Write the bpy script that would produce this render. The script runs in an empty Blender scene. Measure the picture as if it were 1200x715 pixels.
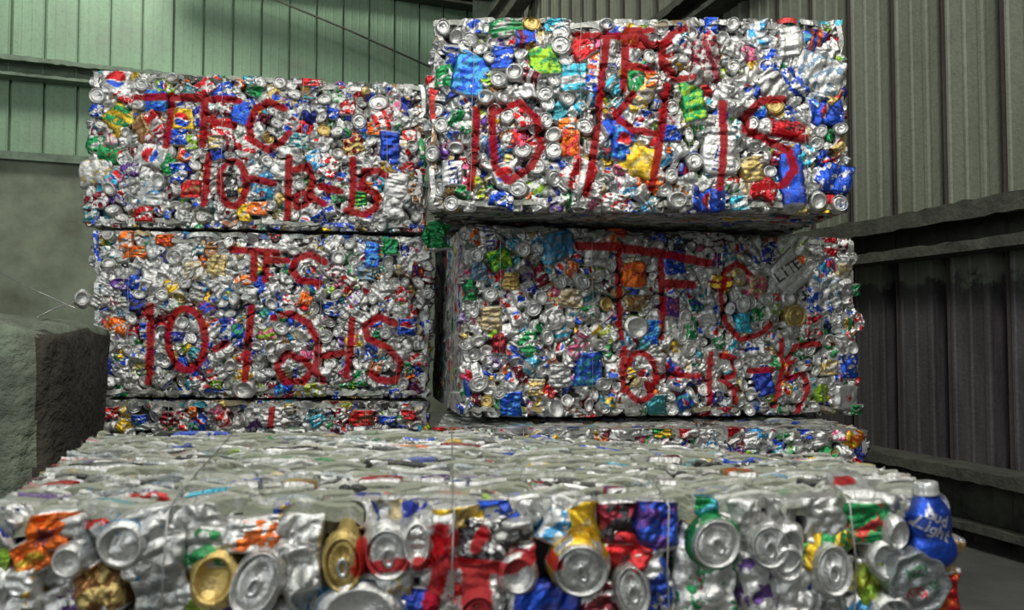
import bpy, math, random
import numpy as np
from mathutils import Vector, Matrix

sc = bpy.context.scene
COL = sc.collection
CAMZ = 0.88                       # camera height above the slab
F = 950.0                         # focal length in pixels of the 1200 px frame
PITCH = math.atan(38.0 / F)

# ------------------------------------------------------------------ camera, world, light
cd = bpy.data.cameras.new('camera'); cam = bpy.data.objects.new('camera', cd); COL.objects.link(cam)
cd.sensor_width = 36.0; cd.lens = 36.0 * F / 1200.0
cam.location = (0, 0, CAMZ); cam.rotation_euler = (math.pi / 2 + PITCH, 0, 0)
cd.clip_start = 0.05; cd.clip_end = 100
cd.dof.use_dof = True; cd.dof.focus_distance = 2.75; cd.dof.aperture_fstop = 7.0
sc.camera = cam
sc.view_settings.view_transform = 'Standard'; sc.view_settings.look = 'None'
sc.view_settings.gamma = 1.0; sc.view_settings.exposure = 0.0
sc.view_settings.use_curve_mapping = False

w = bpy.data.worlds.new('hall_ambient'); sc.world = w; w.use_nodes = True
wn = w.node_tree; wn.nodes['Background'].inputs[0].default_value = (0.80, 0.88, 0.84, 1)
wn.nodes['Background'].inputs[1].default_value = 0.24

def area(name, loc, target, sx, sy, power, col=(1, 1, 1)):
    l = bpy.data.lights.new(name, 'AREA'); l.shape = 'RECTANGLE'; l.size = sx; l.size_y = sy
    l.energy = power; l.color = col
    o = bpy.data.objects.new(name, l); COL.objects.link(o); o.location = loc
    o.rotation_euler = (Vector(target) - Vector(loc)).to_track_quat('-Z', 'Y').to_euler()
    return o
area('high_bay_lamp', (0.5, -0.7, 4.6), (0.4, 3.0, 1.6), 1.3, 1.3, 180, (1.0, 0.98, 0.93))
area('loading_door_daylight', (-3.4, -3.5, 2.6), (0.0, 3.2, 1.4), 3.2, 2.4, 95, (0.93, 0.98, 1.0))
area('far_bay_lamp', (-3.4, 6.3, 7.2), (-2.8, 9.2, 3.2), 1.0, 1.0, 250, (1.0, 1.0, 0.90))

# ------------------------------------------------------------------ node helpers
def new_mat(name):
    m = bpy.data.materials.new(name); m.use_nodes = True
    nt = m.node_tree; b = nt.nodes['Principled BSDF']
    return m, nt, b
def node(nt, typ, **kw):
    n = nt.nodes.new(typ)
    for k, v in kw.items():
        if k in ('inp',):
            for kk, vv in v.items(): n.inputs[kk].default_value = vv
        else: setattr(n, k, v)
    return n
def mixc(nt, fac, a, b):
    n = nt.nodes.new('ShaderNodeMix'); n.data_type = 'RGBA'
    for s, v in ((0, fac), (6, a), (7, b)):
        if isinstance(v, (int, float)): n.inputs[s].default_value = v
        elif isinstance(v, tuple): n.inputs[s].default_value = (*v[:3], 1)
        else: nt.links.new(v, n.inputs[s])
    return n.outputs[2]
def mth(nt, op, a, b=None, clamp=False):
    n = nt.nodes.new('ShaderNodeMath'); n.operation = op; n.use_clamp = clamp
    for i, v in ((0, a), (1, b)):
        if v is None: continue
        if isinstance(v, (int, float)): n.inputs[i].default_value = v
        else: nt.links.new(v, n.inputs[i])
    return n.outputs[0]
def noise(nt, scale, detail=3, rough=0.6, vec=None, scl=None):
    tc = nt.nodes.new('ShaderNodeTexCoord'); n = nt.nodes.new('ShaderNodeTexNoise')
    n.inputs['Scale'].default_value = scale; n.inputs['Detail'].default_value = detail; n.inputs['Roughness'].default_value = rough
    src = tc.outputs['Object']
    if scl:
        mp = nt.nodes.new('ShaderNodeMapping'); mp.inputs['Scale'].default_value = scl
        nt.links.new(src, mp.inputs['Vector']); src = mp.outputs[0]
    nt.links.new(src, n.inputs['Vector'])
    return n.outputs['Fac']
def ramp(nt, fac, lo, hi):
    n = nt.nodes.new('ShaderNodeMapRange'); n.inputs['From Min'].default_value = lo; n.inputs['From Max'].default_value = hi
    nt.links.new(fac, n.inputs['Value']); return n.outputs[0]
def bump(nt, b, h, strength, dist):
    n = nt.nodes.new('ShaderNodeBump'); n.inputs['Strength'].default_value = strength; n.inputs['Distance'].default_value = dist
    nt.links.new(h, n.inputs['Height']); nt.links.new(n.outputs[0], b.inputs['Normal'])

# aluminium of the cans: colours per vertex, spray paint and dust as masks
def can_material():
    m, nt, b = new_mat('crushed_can_aluminium')
    a1 = node(nt, 'ShaderNodeAttribute', attribute_name='ink')
    a2 = node(nt, 'ShaderNodeAttribute', attribute_name='ink_second')
    ap = node(nt, 'ShaderNodeAttribute', attribute_name='coat')          # r paint, g dust, b amount of second ink
    sp = nt.nodes.new('ShaderNodeSeparateColor'); nt.links.new(ap.outputs['Color'], sp.inputs[0])
    n1 = noise(nt, 48, 3, 0.55)
    f2 = ramp(nt, mth(nt, 'ADD', n1, mth(nt, 'SUBTRACT', sp.outputs[2], 1.0)), 0.0, 0.03)
    c = mixc(nt, f2, a1.outputs['Color'], a2.outputs['Color'])
    grime = ramp(nt, noise(nt, 40, 6, 0.75), 0.46, 0.66)
    c = mixc(nt, mth(nt, 'MULTIPLY', grime, 0.55), c, (0.10, 0.09, 0.075))
    nd = noise(nt, 120, 3, 0.7)
    dustf = mth(nt, 'MULTIPLY', sp.outputs[1], ramp(nt, noise(nt, 45, 3, 0.6), 0.25, 0.5), True)
    c = mixc(nt, dustf, c, (0.25, 0.265, 0.195))
    pn = ramp(nt, mth(nt, 'ADD', sp.outputs[0], mth(nt, 'MULTIPLY', mth(nt, 'SUBTRACT', nd, 0.5), 1.3)), 0.34, 0.70)
    c = mixc(nt, mth(nt, 'MULTIPLY', pn, 0.95), c, (0.36, 0.004, 0.008))
    nt.links.new(c, b.inputs['Base Color'])
    nt.links.new(mth(nt, 'SUBTRACT', 0.5, mth(nt, 'MULTIPLY', pn, 0.38)), b.inputs['Specular IOR Level'])
    coat = mth(nt, 'MAXIMUM', mth(nt, 'MULTIPLY', pn, 0.97), dustf)
    nt.links.new(mth(nt, 'MULTIPLY', mth(nt, 'SUBTRACT', 1.0, coat), 0.76), b.inputs['Metallic'])
    nt.links.new(mth(nt, 'ADD', mth(nt, 'MULTIPLY', coat, 0.35), 0.30), b.inputs['Roughness'])
    bump(nt, b, noise(nt, 190, 4, 0.65), 0.5, 0.005)
    return m
CAN = can_material()

def simple(name, col, rough, metal=0.0, nscale=20, dark=None, amt=0.5, bst=0.2, bd=0.003, scl=None):
    m, nt, b = new_mat(name)
    n = noise(nt, nscale, 5, 0.65, scl=scl)
    c = mixc(nt, mth(nt, 'MULTIPLY', ramp(nt, n, 0.35, 0.7), amt), col, dark or tuple(x * 0.4 for x in col))
    nt.links.new(c, b.inputs['Base Color']); b.inputs['Roughness'].default_value = rough; b.inputs['Metallic'].default_value = metal
    bump(nt, b, noise(nt, nscale * 4, 3), bst, bd)
    return m
WIRE = simple('galvanised_wire', (0.55, 0.55, 0.52), 0.4, 0.9)
CORE = simple('pressed_scrap_core', (0.10, 0.10, 0.095), 0.6, 0.6, 60)
TAB = simple('tab_aluminium', (0.78, 0.78, 0.77), 0.3, 0.95, 60, amt=0.25)
CAP = simple('cap_aluminium', (0.8, 0.8, 0.78), 0.35, 0.6, 60, amt=0.2)

# ------------------------------------------------------------------ pixel rays and mesh building
cp, sp_ = math.cos(PITCH), math.sin(PITCH)
def ray(px, py):
    x = (px - 600) / F; z = -(py - 357.5) / F
    return np.array([x, cp - z * sp_, sp_ + z * cp])
def at(px, py, Y):
    r = ray(px, py); k = Y / r[1]
    return np.array([r[0] * k, Y, r[2] * k + CAMZ])

def link_mesh(name, V, Fq, mat, parent=None, ink=None, ink2=None, coat=None, smooth=True):
    me = bpy.data.meshes.new(name)
    V = np.asarray(V, dtype=np.float32)
    if isinstance(Fq, np.ndarray):
        n = len(Fq); k = Fq.shape[1]
        me.vertices.add(len(V)); me.vertices.foreach_set('co', V.ravel())
        me.loops.add(n * k); me.loops.foreach_set('vertex_index', Fq.astype(np.int32).ravel())
        me.polygons.add(n); me.polygons.foreach_set('loop_start', np.arange(0, n * k, k, dtype=np.int32))
        me.update(calc_edges=True)
    else:
        me.from_pydata([tuple(map(float, v)) for v in V], [], Fq)
    me.polygons.foreach_set('use_smooth', [smooth] * len(me.polygons))
    for nm, arr in (('ink', ink), ('ink_second', ink2), ('coat', coat)):
        if arr is not None:
            a = me.attributes.new(nm, 'FLOAT_COLOR', 'POINT')
            buf = np.ones((len(V), 4), dtype=np.float32); buf[:, :3] = arr
            a.data.foreach_set('color', buf.ravel())
    me.materials.append(mat); me.update()
    o = bpy.data.objects.new(name, me); COL.objects.link(o)
    if parent is not None: o.parent = parent
    return o
def props(o, label, cat, group=None, kind=None):
    if label: o['label'] = label
    if cat: o['category'] = cat
    if group: o['group'] = group
    if kind: o['kind'] = kind
def grid_faces(nu, nv, wrap=False):
    i = np.arange(nu - (0 if wrap else 1)); j = np.arange(nv - 1)
    I, J = np.meshgrid(i, j, indexing='ij'); I = I.ravel(); J = J.ravel(); I2 = (I + 1) % nu
    return np.stack([I * nv + J, I2 * nv + J, I2 * nv + J + 1, I * nv + J + 1], 1)

# ------------------------------------------------------------------ can shapes (local: x right, y up, z out of the bale)
C = dict(silver=(.66, .66, .64), dull=(.40, .40, .38), white=(.74, .74, .72), blue=(.020, .085, .55), deep=(.03, .05, .33), sky=(.05, .32, .62),
         cyan=(.06, .45, .62), teal=(.05, .28, .33), red=(.58, .02, .025), maroon=(.20, .015, .03), green=(.02, .27, .08), lime=(.28, .50, .03),
         yellow=(.78, .50, .03), gold=(.62, .46, .16), tan=(.50, .40, .22), orange=(.85, .17, .02), brown=(.28, .13, .045), purple=(.14, .06, .30),
         black=(.03, .03, .035), pink=(.65, .12, .25), grey=(.33, .36, .37), bluegrey=(.16, .26, .36), olive=(.36, .42, .05))
PAL = ['silver'] * 24 + ['dull'] * 9 + ['white'] * 8 + ['blue'] * 3 + ['deep', 'sky', 'cyan', 'teal'] + ['red'] * 2 + ['maroon', 'green', 'green', 'lime', 'yellow', 'gold', 'tan', 'orange', 'brown', 'purple', 'black', 'grey', 'grey', 'pink']

def waves(rg, P, freq, amp, n=4, ridged=False):
    out = np.zeros(len(P))
    for _ in range(n):
        d = rg.normal(size=3); d /= np.linalg.norm(d)
        s = P @ (d * freq * rg.uniform(.6, 1.5)) + rg.uniform(0, 6.28)
        out += (np.abs(np.sin(s)) * 2 - 1.27) if ridged else np.sin(s)
    return out * amp / math.sqrt(n)

def shape_end(rg, col, col2, bottom=False, nseg=28, sx=1.0, sy=1.0):
    """A can standing end-on: rolled rim, countersunk panel (or domed base) and a collapsed body behind."""
    if bottom:
        prof = [(.0325, -.040, 0), (.0345, -.026, 0), (.0325, -.014, 0), (.033, -.009, 0), (.030, -.004, 1), (.0262, -.0008, 1), (.0243, .0006, 1), (.0226, -.0006, 1), (.0212, -.0045, 1), (.0175, -.0080, 1), (.012, -.0100, 1), (.006, -.0110, 1), (.0001, -.0112, 1)]
    else:
        prof = [(.031, -.040, 0), (.0345, -.026, 0), (.0315, -.016, 0), (.0330, -.010, 0), (.0295, -.0045, .4), (.0268, -.0015, 1), (.0276, .0006, 1), (.0268, .0020, 1), (.0254, .0014, 1), (.0240, -.0048, 1), (.0224, -.0052, 1), (.0212, -.0022, 1), (.0160, -.0018, 1), (.0148, -.0026, 1), (.0070, -.0026, 1), (.0001, -.0024, 1)]
    nr = len(prof); a = np.linspace(0, 2 * math.pi, nseg, endpoint=False)
    R = np.array(prof); A, K = np.meshgrid(a, np.arange(nr), indexing='ij')
    r = R[K, 0]; z = R[K, 1]; metal = R[K, 2]
    if not bottom:   # poured-open mouth pressed down behind the tab
        x = r * np.cos(A); y = r * np.sin(A)
        z = z - .005 * np.exp(-(((x) / .008) ** 2 + ((y - .011) / .0065) ** 2) ** 2)
    P = np.stack([r * np.cos(A), r * np.sin(A), z], -1).reshape(-1, 3)
    m = metal.ravel()
    back = np.clip(-P[:, 2] / .03, 0, 1)
    rr = 1 + back * waves(rg, P, 110, .17, 4, True) + waves(rg, P, 45, .035, 3)
    P[:, 0] *= rr * sx; P[:, 1] *= rr * sy
    P[:, 2] += waves(rg, P, 60, .0016, 3) + waves(rg, P, 140, .0008, 3)
    c1 = np.where(m[:, None] > .5, np.array(C['silver']), np.array(col)[None])
    if rg.random() < .04: c1[m > .5] = C['gold']
    return P, grid_faces(nseg, nr, True), c1, np.tile(col2, (len(P), 1)), np.where(m > .5, 0.0, .5)

def shape_side(rg, col, col2, w=.062, h=.10, nu=20, nv=28, crumple=1.0, deco=None, lid=0.0):
    """A flattened, creased can body seen from its side, narrowing to the neck and rim at its ends."""
    u = np.linspace(-1, 1, nu); v = np.linspace(-1, 1, nv); U, V = np.meshgrid(u, v, indexing='ij'); U = U.ravel(); V = V.ravel()
    half = 1 - .20 * np.clip((np.abs(V) - .82) / .18, 0, 1) ** 1.5
    bend = rg.normal() * .12
    x = U * half * w / 2; y = V * h / 2
    x = x + bend * w * V * V
    P = np.stack([x, y, np.zeros_like(x)], 1)
    t = .5 * min(w, .05) * .40
    z = t * (np.clip(1 - U ** 4, 0, 1) ** .5) * (np.clip(1 - np.abs(V) ** 8, 0, 1) ** .5)
    z -= .022 * (np.abs(U) > .999) + .016 * (np.abs(V) > .999)
    s = np.sqrt(np.clip(1 - U ** 6, 0, 1) * np.clip(1 - V ** 8, 0, 1))
    fold = waves(rg, P, 75, .0030, 3, True) + waves(rg, P * np.array([.5, 1.6, 1]), 120, .0019, 3, True) + waves(rg, P, 260, .0014, 5, True)
    z = z + crumple * s * fold
    x = x + crumple * waves(rg, P, 90, .0028, 3, True); y = y + crumple * waves(rg, P, 80, .0030, 3)
    P = np.stack([x, y, z - .004], 1)
    c1 = np.tile(col, (len(P), 1)).astype(float); c2 = np.tile(col2, (len(P), 1)).astype(float); am = np.full(len(P), .47 + rg.uniform(-.05, .08))
    ends = np.abs(V) > .86; c1[ends] = C['silver']; am[ends] = 0
    if deco == 'round':
        d = np.hypot(U * w / 2, V * h / 2 + rg.uniform(-.01, .01)); ins = d < .30 * w; wave = V * h / 2 + .003 * np.sin(U * 5)
        c1[ins] = C['white']; am[ins] = 0
        c1[ins & (wave > .0015)] = C['red']; c1[ins & (wave < -.0025)] = C['blue']
    elif deco == 'spot':
        ins = np.hypot(U * w / 2 + .009, V * h / 2) < .011; c1[ins] = C['red']; am[:] = 0
    elif deco == 'band':
        ins = np.abs(V - rg.uniform(-.3, .3)) < .22; c1[ins] = col2; am[ins] = 0
    elif deco == 'stripe':
        ins = (np.sin(U * 6 + V * 3) > .2); c1[ins] = col2; am[ins] = 0
    elif deco == 'star':
        an = np.arctan2(V * h, U * w); d = np.hypot(U * w / 2, V * h / 2)
        ins = d < .010 * (1 + .45 * np.cos(5 * an)); c1[ins] = C['red']; am[ins] = 0
        rim = np.abs(d - .023) < .006; c1[rim] = col2; am[rim] = 0
    return P, grid_faces(nu, nv), c1, c2, am

def shape_disc(rg, col, rad=.036, nseg=150, nr=56):
    """a can pressed end-on into an almost flat, many-cornered disc."""
    a = np.linspace(0, 2 * math.pi, nseg, endpoint=False); q = np.linspace(1.0, 0.001, nr); A, Q = np.meshgrid(a, q, indexing='ij')
    r = rad * Q * (1 + .05 * np.cos(8 * A + .4) * Q + .04 * np.cos(3 * A)); z = -.016 * np.clip((Q - .90) / .10, 0, 1) ** 1.5 + .0012 * np.cos(Q * 14)
    P = np.stack([r * np.cos(A), r * np.sin(A), z], -1).reshape(-1, 3); P[:, 2] += waves(rg, P, 60, .0016, 4) + waves(rg, P, 170, .0005, 4, True)
    n = len(P); return P, grid_faces(nseg, nr, True), np.tile(col, (n, 1)).astype(float), np.tile(col, (n, 1)).astype(float), np.zeros(n)

def lathe_crumple(rg, prof, nseg, cru):
    """prof rows: radius, height, colour."""
    nr = len(prof); a = np.linspace(0, 2 * math.pi, nseg, endpoint=False); A, K = np.meshgrid(a, np.arange(nr), indexing='ij')
    R = np.array([[p[0], p[1]] for p in prof]); r = R[K, 0]; y = R[K, 1]
    P = np.stack([r * np.cos(A), y, r * np.sin(A)], -1).reshape(-1, 3)
    k = 1 + cru * (waves(rg, P, 70, .10, 4, True) + waves(rg, P, 30, .08, 3))
    P[:, 0] *= k; P[:, 2] *= k
    cc = np.array([p[2] for p in prof])[K].reshape(-1, 3)
    return P, grid_faces(nseg, nr, True), cc

# ------------------------------------------------------------------ stroke lettering
def seg_dist(P2, poly):
    d = np.full(len(P2), 1e9)
    poly = np.asarray(poly)
    for a, b in zip(poly[:-1], poly[1:]):
        ab = b - a; t = np.clip(((P2 - a) @ ab) / (ab @ ab + 1e-12), 0, 1)
        d = np.minimum(d, np.linalg.norm(P2 - (a + t[:, None] * ab), axis=1))
    return d
def ell(cx, cy, rx, ry, a0=0, a1=360, n=18):
    return [(cx + rx * math.cos(math.radians(a0 + (a1 - a0) * i / n)), cy + ry * math.sin(math.radians(a0 + (a1 - a0) * i / n))) for i in range(n + 1)]
GL = {'L': [[(0, 1), (0, 0), (.6, 0)]], 'I': [[(.15, 1), (.15, 0)]], 'T': [[(0, 1), (.7, 1)], [(.35, 1), (.35, 0)]], 'E': [[(.6, 1), (0, 1), (0, 0), (.6, 0)], [(0, .5), (.5, .5)]],
      'B': [[(0, 0), (0, 1), (.5, .9), (.5, .6), (0, .5), (.6, .4), (.6, .1), (0, 0)]], 'u': [[(0, .6), (0, .1), (.3, 0), (.5, .15), (.5, .6)]], 'd': [[(.5, 1), (.5, 0), (.1, .05), (0, .3), (.15, .55), (.5, .5)]],
      'i': [[(.1, .6), (.1, 0)], [(.1, .85), (.1, .9)]], 'g': [[(.5, .55), (.1, .55), (0, .3), (.15, .05), (.5, .1)], [(.5, .6), (.5, -.2), (.1, -.3)]], 'h': [[(0, 1), (0, 0)], [(0, .45), (.3, .6), (.5, .4), (.5, 0)]],
      't': [[(.2, .9), (.2, .05), (.45, 0)], [(0, .6), (.45, .6)]], 'O': [ell(.35, .5, .35, .5, n=10)], 'N': [[(0, 0), (0, 1), (.6, 0), (.6, 1)]], 'Z': [[(0, 1), (.6, 1), (0, 0), (.6, 0)]],
      '1': [[(.2, 1), (.2, 0)]], '0': [ell(.3, .5, .28, .5, n=10)], 'C': [ell(.35, .5, .35, .5, 50, 310, 10)], 'K': [[(0, 0), (0, 1)], [(.6, 1), (0, .45), (.6, 0)]], 'e': [[(0, .3), (.5, .35), (.3, .6), (0, .4), (.1, .05), (.5, .05)]]}
def word(txt, cx, cy, hgt, ang, gap=.28):
    """polylines in pixels, centred on (cx, cy), baseline turned by ang degrees."""
    wd = {'L': .6, 'I': .3, 'i': .2, '1': .4}
    tot = sum(wd.get(c, .6) + gap for c in txt) - gap; x = -tot / 2; out = []; a = math.radians(ang); ca, sa = math.cos(a), math.sin(a)
    for c in txt:
        for pl in GL[c]:
            out.append([(cx + hgt * ((x + p) * ca + (q - .5) * sa), cy - hgt * (-(x + p) * sa * 1 + (q - .5) * ca)) for p, q in pl])
        x += wd.get(c, .6) + gap
    return out

# ------------------------------------------------------------------ a bale
class Bale:
    """front quad TL, TR, BR, BL in world space and a depth; every piece is placed on its faces."""
    def __init__(s, TL, TR, BR, BL, depth, label, seed, hw=.011, backscale=1.0, backshift=0.0, dens=.042, res=1.0, bulge=.012):
        s.q = [np.array(p, float) for p in (TL, TR, BR, BL)]; s.D = depth; s.rg = np.random.default_rng(seed); s.res = res; s.hw = hw; s.dens = dens; s.bulge = bulge
        TL, TR, BR, BL = s.q
        s.W = (np.linalg.norm(TR - TL) + np.linalg.norm(BR - BL)) / 2; s.H = (np.linalg.norm(TL - BL) + np.linalg.norm(TR - BR)) / 2
        s.ex = (TR - TL) + (BR - BL); s.ex /= np.linalg.norm(s.ex)
        up = (TL - BL) + (TR - BR); s.ey = up - s.ex * (up @ s.ex); s.ey /= np.linalg.norm(s.ey)
        s.ez = np.cross(s.ex, s.ey)            # out of the front face, towards the camera
        s.bs = backscale; s.shift = backshift; s.mid = sum(s.q) / 4
        s.base = s.face(.5, 0, -depth / 2); s.base[2] = min(BL[2], BR[2])
        s.root = bpy.data.objects.new('aluminium_can_bale', None); COL.objects.link(s.root); s.root.location = s.base; s.root.empty_display_size = .1
        props(s.root, label, 'bale', 'bales of crushed aluminium cans')
        s.strokes = []; s.inks = []; s.items = []
    def face(s, u, v, w=0.0):
        TL, TR, BR, BL = s.q
        u = np.asarray(u, float); v = np.asarray(v, float); w = np.asarray(w, float)
        k = 1 + (s.bs - 1) * (-w / s.D)
        uu = .5 + (u - .5) * k + s.shift * (-w / s.D)
        p = (BL * ((1 - uu) * (1 - v))[..., None] + BR * (uu * (1 - v))[..., None] + TL * ((1 - uu) * v)[..., None] + TR * (uu * v)[..., None])
        p = p + s.ez * w[..., None]
        sl = getattr(s, 'slump', 0)
        if sl: p = p - np.stack([0 * uu, 0 * uu, sl * np.clip((uu - .50) / .45, 0, 1.2) * np.clip((-w - .10) / .5, 0, 1.1) * v], -1)
        return p
    def px2uv(s, px, py):
        r = ray(px, py); o = np.array([0, 0, CAMZ]); t = ((s.mid - o) @ s.ez) / (r @ s.ez); p = o + r * t - s.mid
        return p @ s.ex / s.W + .5, p @ s.ey / s.H + .5
    def px2st(s, px, py):
        u, v = s.px2uv(px, py); return (u * s.W, v * s.H)
    def mpp(s, u):                            # metres per pixel
        return float(s.face(u, .5)[1]) / F
    def write(s, polys, k, ox, oy, width=None):
        for pl in polys: s.strokes.append((np.array([s.px2st(ox + a / k, oy + b / k) for a, b in pl]), width or s.hw))
    def ink(s, polys, colour, width):
        for pl in polys: s.inks.append((np.array([s.px2st(a, b) for a, b in pl]), C[colour], width))
    def put(s, shape, u, v, w, ang, tilt, tag='can', color='silver'):
        P, Fc, c1, c2, am = shape
        ca, sa = math.cos(ang), math.sin(ang)
        R = np.array([[ca, -sa, 0], [sa, ca, 0], [0, 0, 1]])
        tx, ty = tilt
        Rx = np.array([[1, 0, 0], [0, math.cos(tx), -math.sin(tx)], [0, math.sin(tx), math.cos(tx)]])
        Ry = np.array([[math.cos(ty), 0, math.sin(ty)], [0, 1, 0], [-math.sin(ty), 0, math.cos(ty)]])
        M = Ry @ Rx @ R
        L = P @ M.T
        bul = s.bulge * (max(0, math.sin(math.pi * min(max(u, 0), 1))) * max(0, math.sin(math.pi * min(max(v, 0), 1)))) ** .5
        lo, hi = -v * s.H - .003, (1 - v) * s.H + .003        # pressed flat against the bales above and below
        L[:, 1] = np.clip(L[:, 1], lo + .15 * np.minimum(L[:, 1] - lo, 0), hi + .15 * np.maximum(L[:, 1] - hi, 0))
        S = u * s.W + L[:, 0]; T = v * s.H + L[:, 1]; Wd = w + bul + L[:, 2]
        mat3 = (M, u, v, w + bul)
        TL, TR, BR, BL = s.q
        org = s.face(u, v); X = org + np.outer(L[:, 0], s.ex) + np.outer(L[:, 1], s.ey) + np.outer(Wd, s.ez)
        paint = np.zeros(len(P)); st = np.stack([S, T], 1)
        for poly, hw in s.strokes:
            lo = poly.min(0) - hw * 2; hi = poly.max(0) + hw * 2
            if u * s.W + .08 < lo[0] or u * s.W - .08 > hi[0] or v * s.H + .08 < lo[1] or v * s.H - .08 > hi[1]: continue
            paint = np.maximum(paint, np.clip(1.5 - seg_dist(st, poly) / hw, 0, 1))
        paint *= np.clip(1.5 + (Wd - w - bul) / .03, 0, 1)
        c1 = c1.copy(); am = am.copy()
        for poly, colr, hw in s.inks:
            d = seg_dist(st, poly); m = d < hw; c1[m] = colr; am[m] = 0
        coat = np.stack([paint, np.full(len(P), .0), am], 1)
        s.items.append(dict(V=X, F=Fc, c1=c1, c2=c2, coat=coat, size=float(np.ptp(L[:, 0]) * np.ptp(L[:, 1])), u=u, v=v, kind=tag, M=mat3, color=color, hero=False))
        return s.items[-1]
    def rot_tilt(s, a=.22): return (s.rg.normal() * a, s.rg.normal() * a)
    def hero(s, px, py, wpx, hpx, ang, col, kind='side', col2='silver', deco=None, lift=.006, tilt=None, res=None, crumple=1.0):
        u, v = s.px2uv(px, py); m = s.mpp(u); rg = s.rg; res = res or s.res
        if kind == 'side':
            sh = shape_side(rg, C[col], C[col2], wpx * m * 1.12, hpx * m * 1.12, int(20 * res), int(26 * res), deco=deco, crumple=crumple)
        else:
            sh = shape_end(rg, C[col], C[col2], kind == 'base', int(28 * res), wpx * m / .0552, hpx * m / .0552)
            if kind != 'side': sh[2][sh[4] == 0] = C['gold' if col2 == 'gold' else 'silver']
        if kind != 'side' and lift < .02: lift += .009 if s.res < 1.5 else .012
        it = s.put(sh, u, v, lift, math.radians(ang), tilt if tilt is not None else s.rot_tilt(.08), kind, col); it['hero'] = True
        s.heroes = getattr(s, 'heroes', []) + [(u * s.W, v * s.H, .42 * min(wpx, hpx) * m)]
        return it
    def fill(s, vmin=0.0, lid_share=.42):
        rg = s.rg; pts = [(a, b, max(r, .014)) for a, b, r in getattr(s, 'heroes', [])]
        def throw(rad, n, vmn):
            got = []
            for _ in range(n):
                a = rg.uniform(.004, s.W - .004); b = rg.uniform(vmn * s.H + .004, s.H - .004); ok = True
                if pts:
                    A = np.array(pts)
                    if np.any(np.hypot(A[:, 0] - a, A[:, 1] - b) < A[:, 2] + rad * .62): ok = False
                if ok: pts.append((a, b, rad * .38)); got.append((a, b))
            return got
        area_n = s.W * s.H * (1 - vmin)
        for a, b in throw(s.dens, int(area_n / s.dens ** 2 * 30), vmin):
            col = PAL[rg.integers(len(PAL))]; col2 = PAL[rg.integers(len(PAL))]; edge = min(a, s.W - a, b, s.H - b) < .03
            r = rg.random()
            if r < lid_share * .68:
                e = rg.uniform(.72, 1.0) if rg.random() < .6 else rg.uniform(.5, .8)
                sh = shape_end(rg, C[col], C[col2], False, int(24 * s.res), .86, .86 * e); k = 'lid'; w = .003
            elif r < lid_share:
                sh = shape_end(rg, C[col], C[col2], True, int(24 * s.res), .84, .84 * rg.uniform(.6, 1)); k = 'base'; w = .002
            else:
                q = .75 if edge else 1
                sh = shape_side(rg, C[col], C[col2], rg.uniform(.040, .064) * q, rg.uniform(.046, .092) * q, int(16 * s.res), int(20 * s.res),
                                deco=rg.choice(['none', 'none', 'band', 'stripe', 'round']), crumple=rg.uniform(.9, 1.5)); k = 'side'; w = 0
            s.put(sh, a / s.W, b / s.H, w + rg.normal() * .005 - (.006 if edge else 0), rg.uniform(0, 6.28), s.rot_tilt(.26), k, col)
        for a, b in throw(s.dens * .52, int(area_n / s.dens ** 2 * 30), vmin):
            col = PAL[rg.integers(len(PAL))]; col2 = PAL[rg.integers(len(PAL))]
            sh = shape_side(rg, C[col], C[col2], rg.uniform(.028, .046), rg.uniform(.034, .06), int(12 * s.res), int(14 * s.res), crumple=1.5)
            s.put(sh, a / s.W, b / s.H, -.006 + rg.normal() * .004, rg.uniform(0, 6.28), s.rot_tilt(.3), 'scrap', col)
    def layers(s, side, step=.013, cover=1.0, dust=.2, seg=8, rough=.006, plen=(.03, .11), coverage=1.0):
        """edges of the flattened cans: thin crumpled leaves stacked through the depth, on one of the four long faces."""
        rg = s.rg; Vs = []; Fs = []; c1s = []; c2s = []; co = []; n0 = 0
        L = s.W if side in ('top', 'bottom') else s.H
        w = -.004
        fq = grid_faces(seg, 5)
        while w > -s.D * coverage:
            a = rg.uniform(-.05, 0)
            while a < L:
                ln = rg.uniform(*plen); t = np.linspace(0, 1, seg); A = (a + ln * t)
                h = rough * (rg.uniform(-.6, 1.0) + .5 * np.sin(t * rg.uniform(2, 9) + rg.uniform(0, 6))) * np.sqrt(np.clip(1 - (2 * t - 1) ** 6, 0, 1)) + rg.normal() * .001
                pit = rg.random() < .2
                h = h - .006 * (np.abs(2 * t - 1) ** 8) - (.014 if pit else 0) - (.010 if side == 'bottom' else 0)
                wob = w + .004 * np.sin(A * 60 + rg.uniform(0, 6)) * rg.uniform(0, 1) + rg.normal() * .003
                th = step * rg.uniform(.3, .62)
                cs = [(-1, -.018), (-1, -.002), (0, .0015), (1, -.002), (1, -.018)]
                P = np.zeros((seg, 5, 3))
                for k, (q, z) in enumerate(cs):
                    P[:, k, 0] = A; P[:, k, 1] = wob + q * th * (1 + .3 * np.sin(t * 7 + k)); P[:, k, 2] = h + z
                P = P.reshape(-1, 3)
                Ac = np.clip(P[:, 0], 0, L)
                if side == 'top': X = s.face(Ac / s.W, np.ones(len(P)), P[:, 1]) + np.outer(P[:, 2], s.ey)
                elif side == 'bottom': X = s.face(Ac / s.W, np.zeros(len(P)), P[:, 1]) - np.outer(P[:, 2], s.ey)
                elif side == 'left': X = s.face(np.zeros(len(P)), Ac / s.H, P[:, 1]) - np.outer(P[:, 2], s.ex)
                else: X = s.face(np.ones(len(P)), Ac / s.H, P[:, 1]) + np.outer(P[:, 2], s.ex)
                col = C[PAL[rg.integers(len(PAL))]] if rg.random() < .75 else C['dull']; dd = dust * (rg.uniform(.75, 1.3) if rg.random() < .62 else rg.uniform(0, .5))
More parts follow.
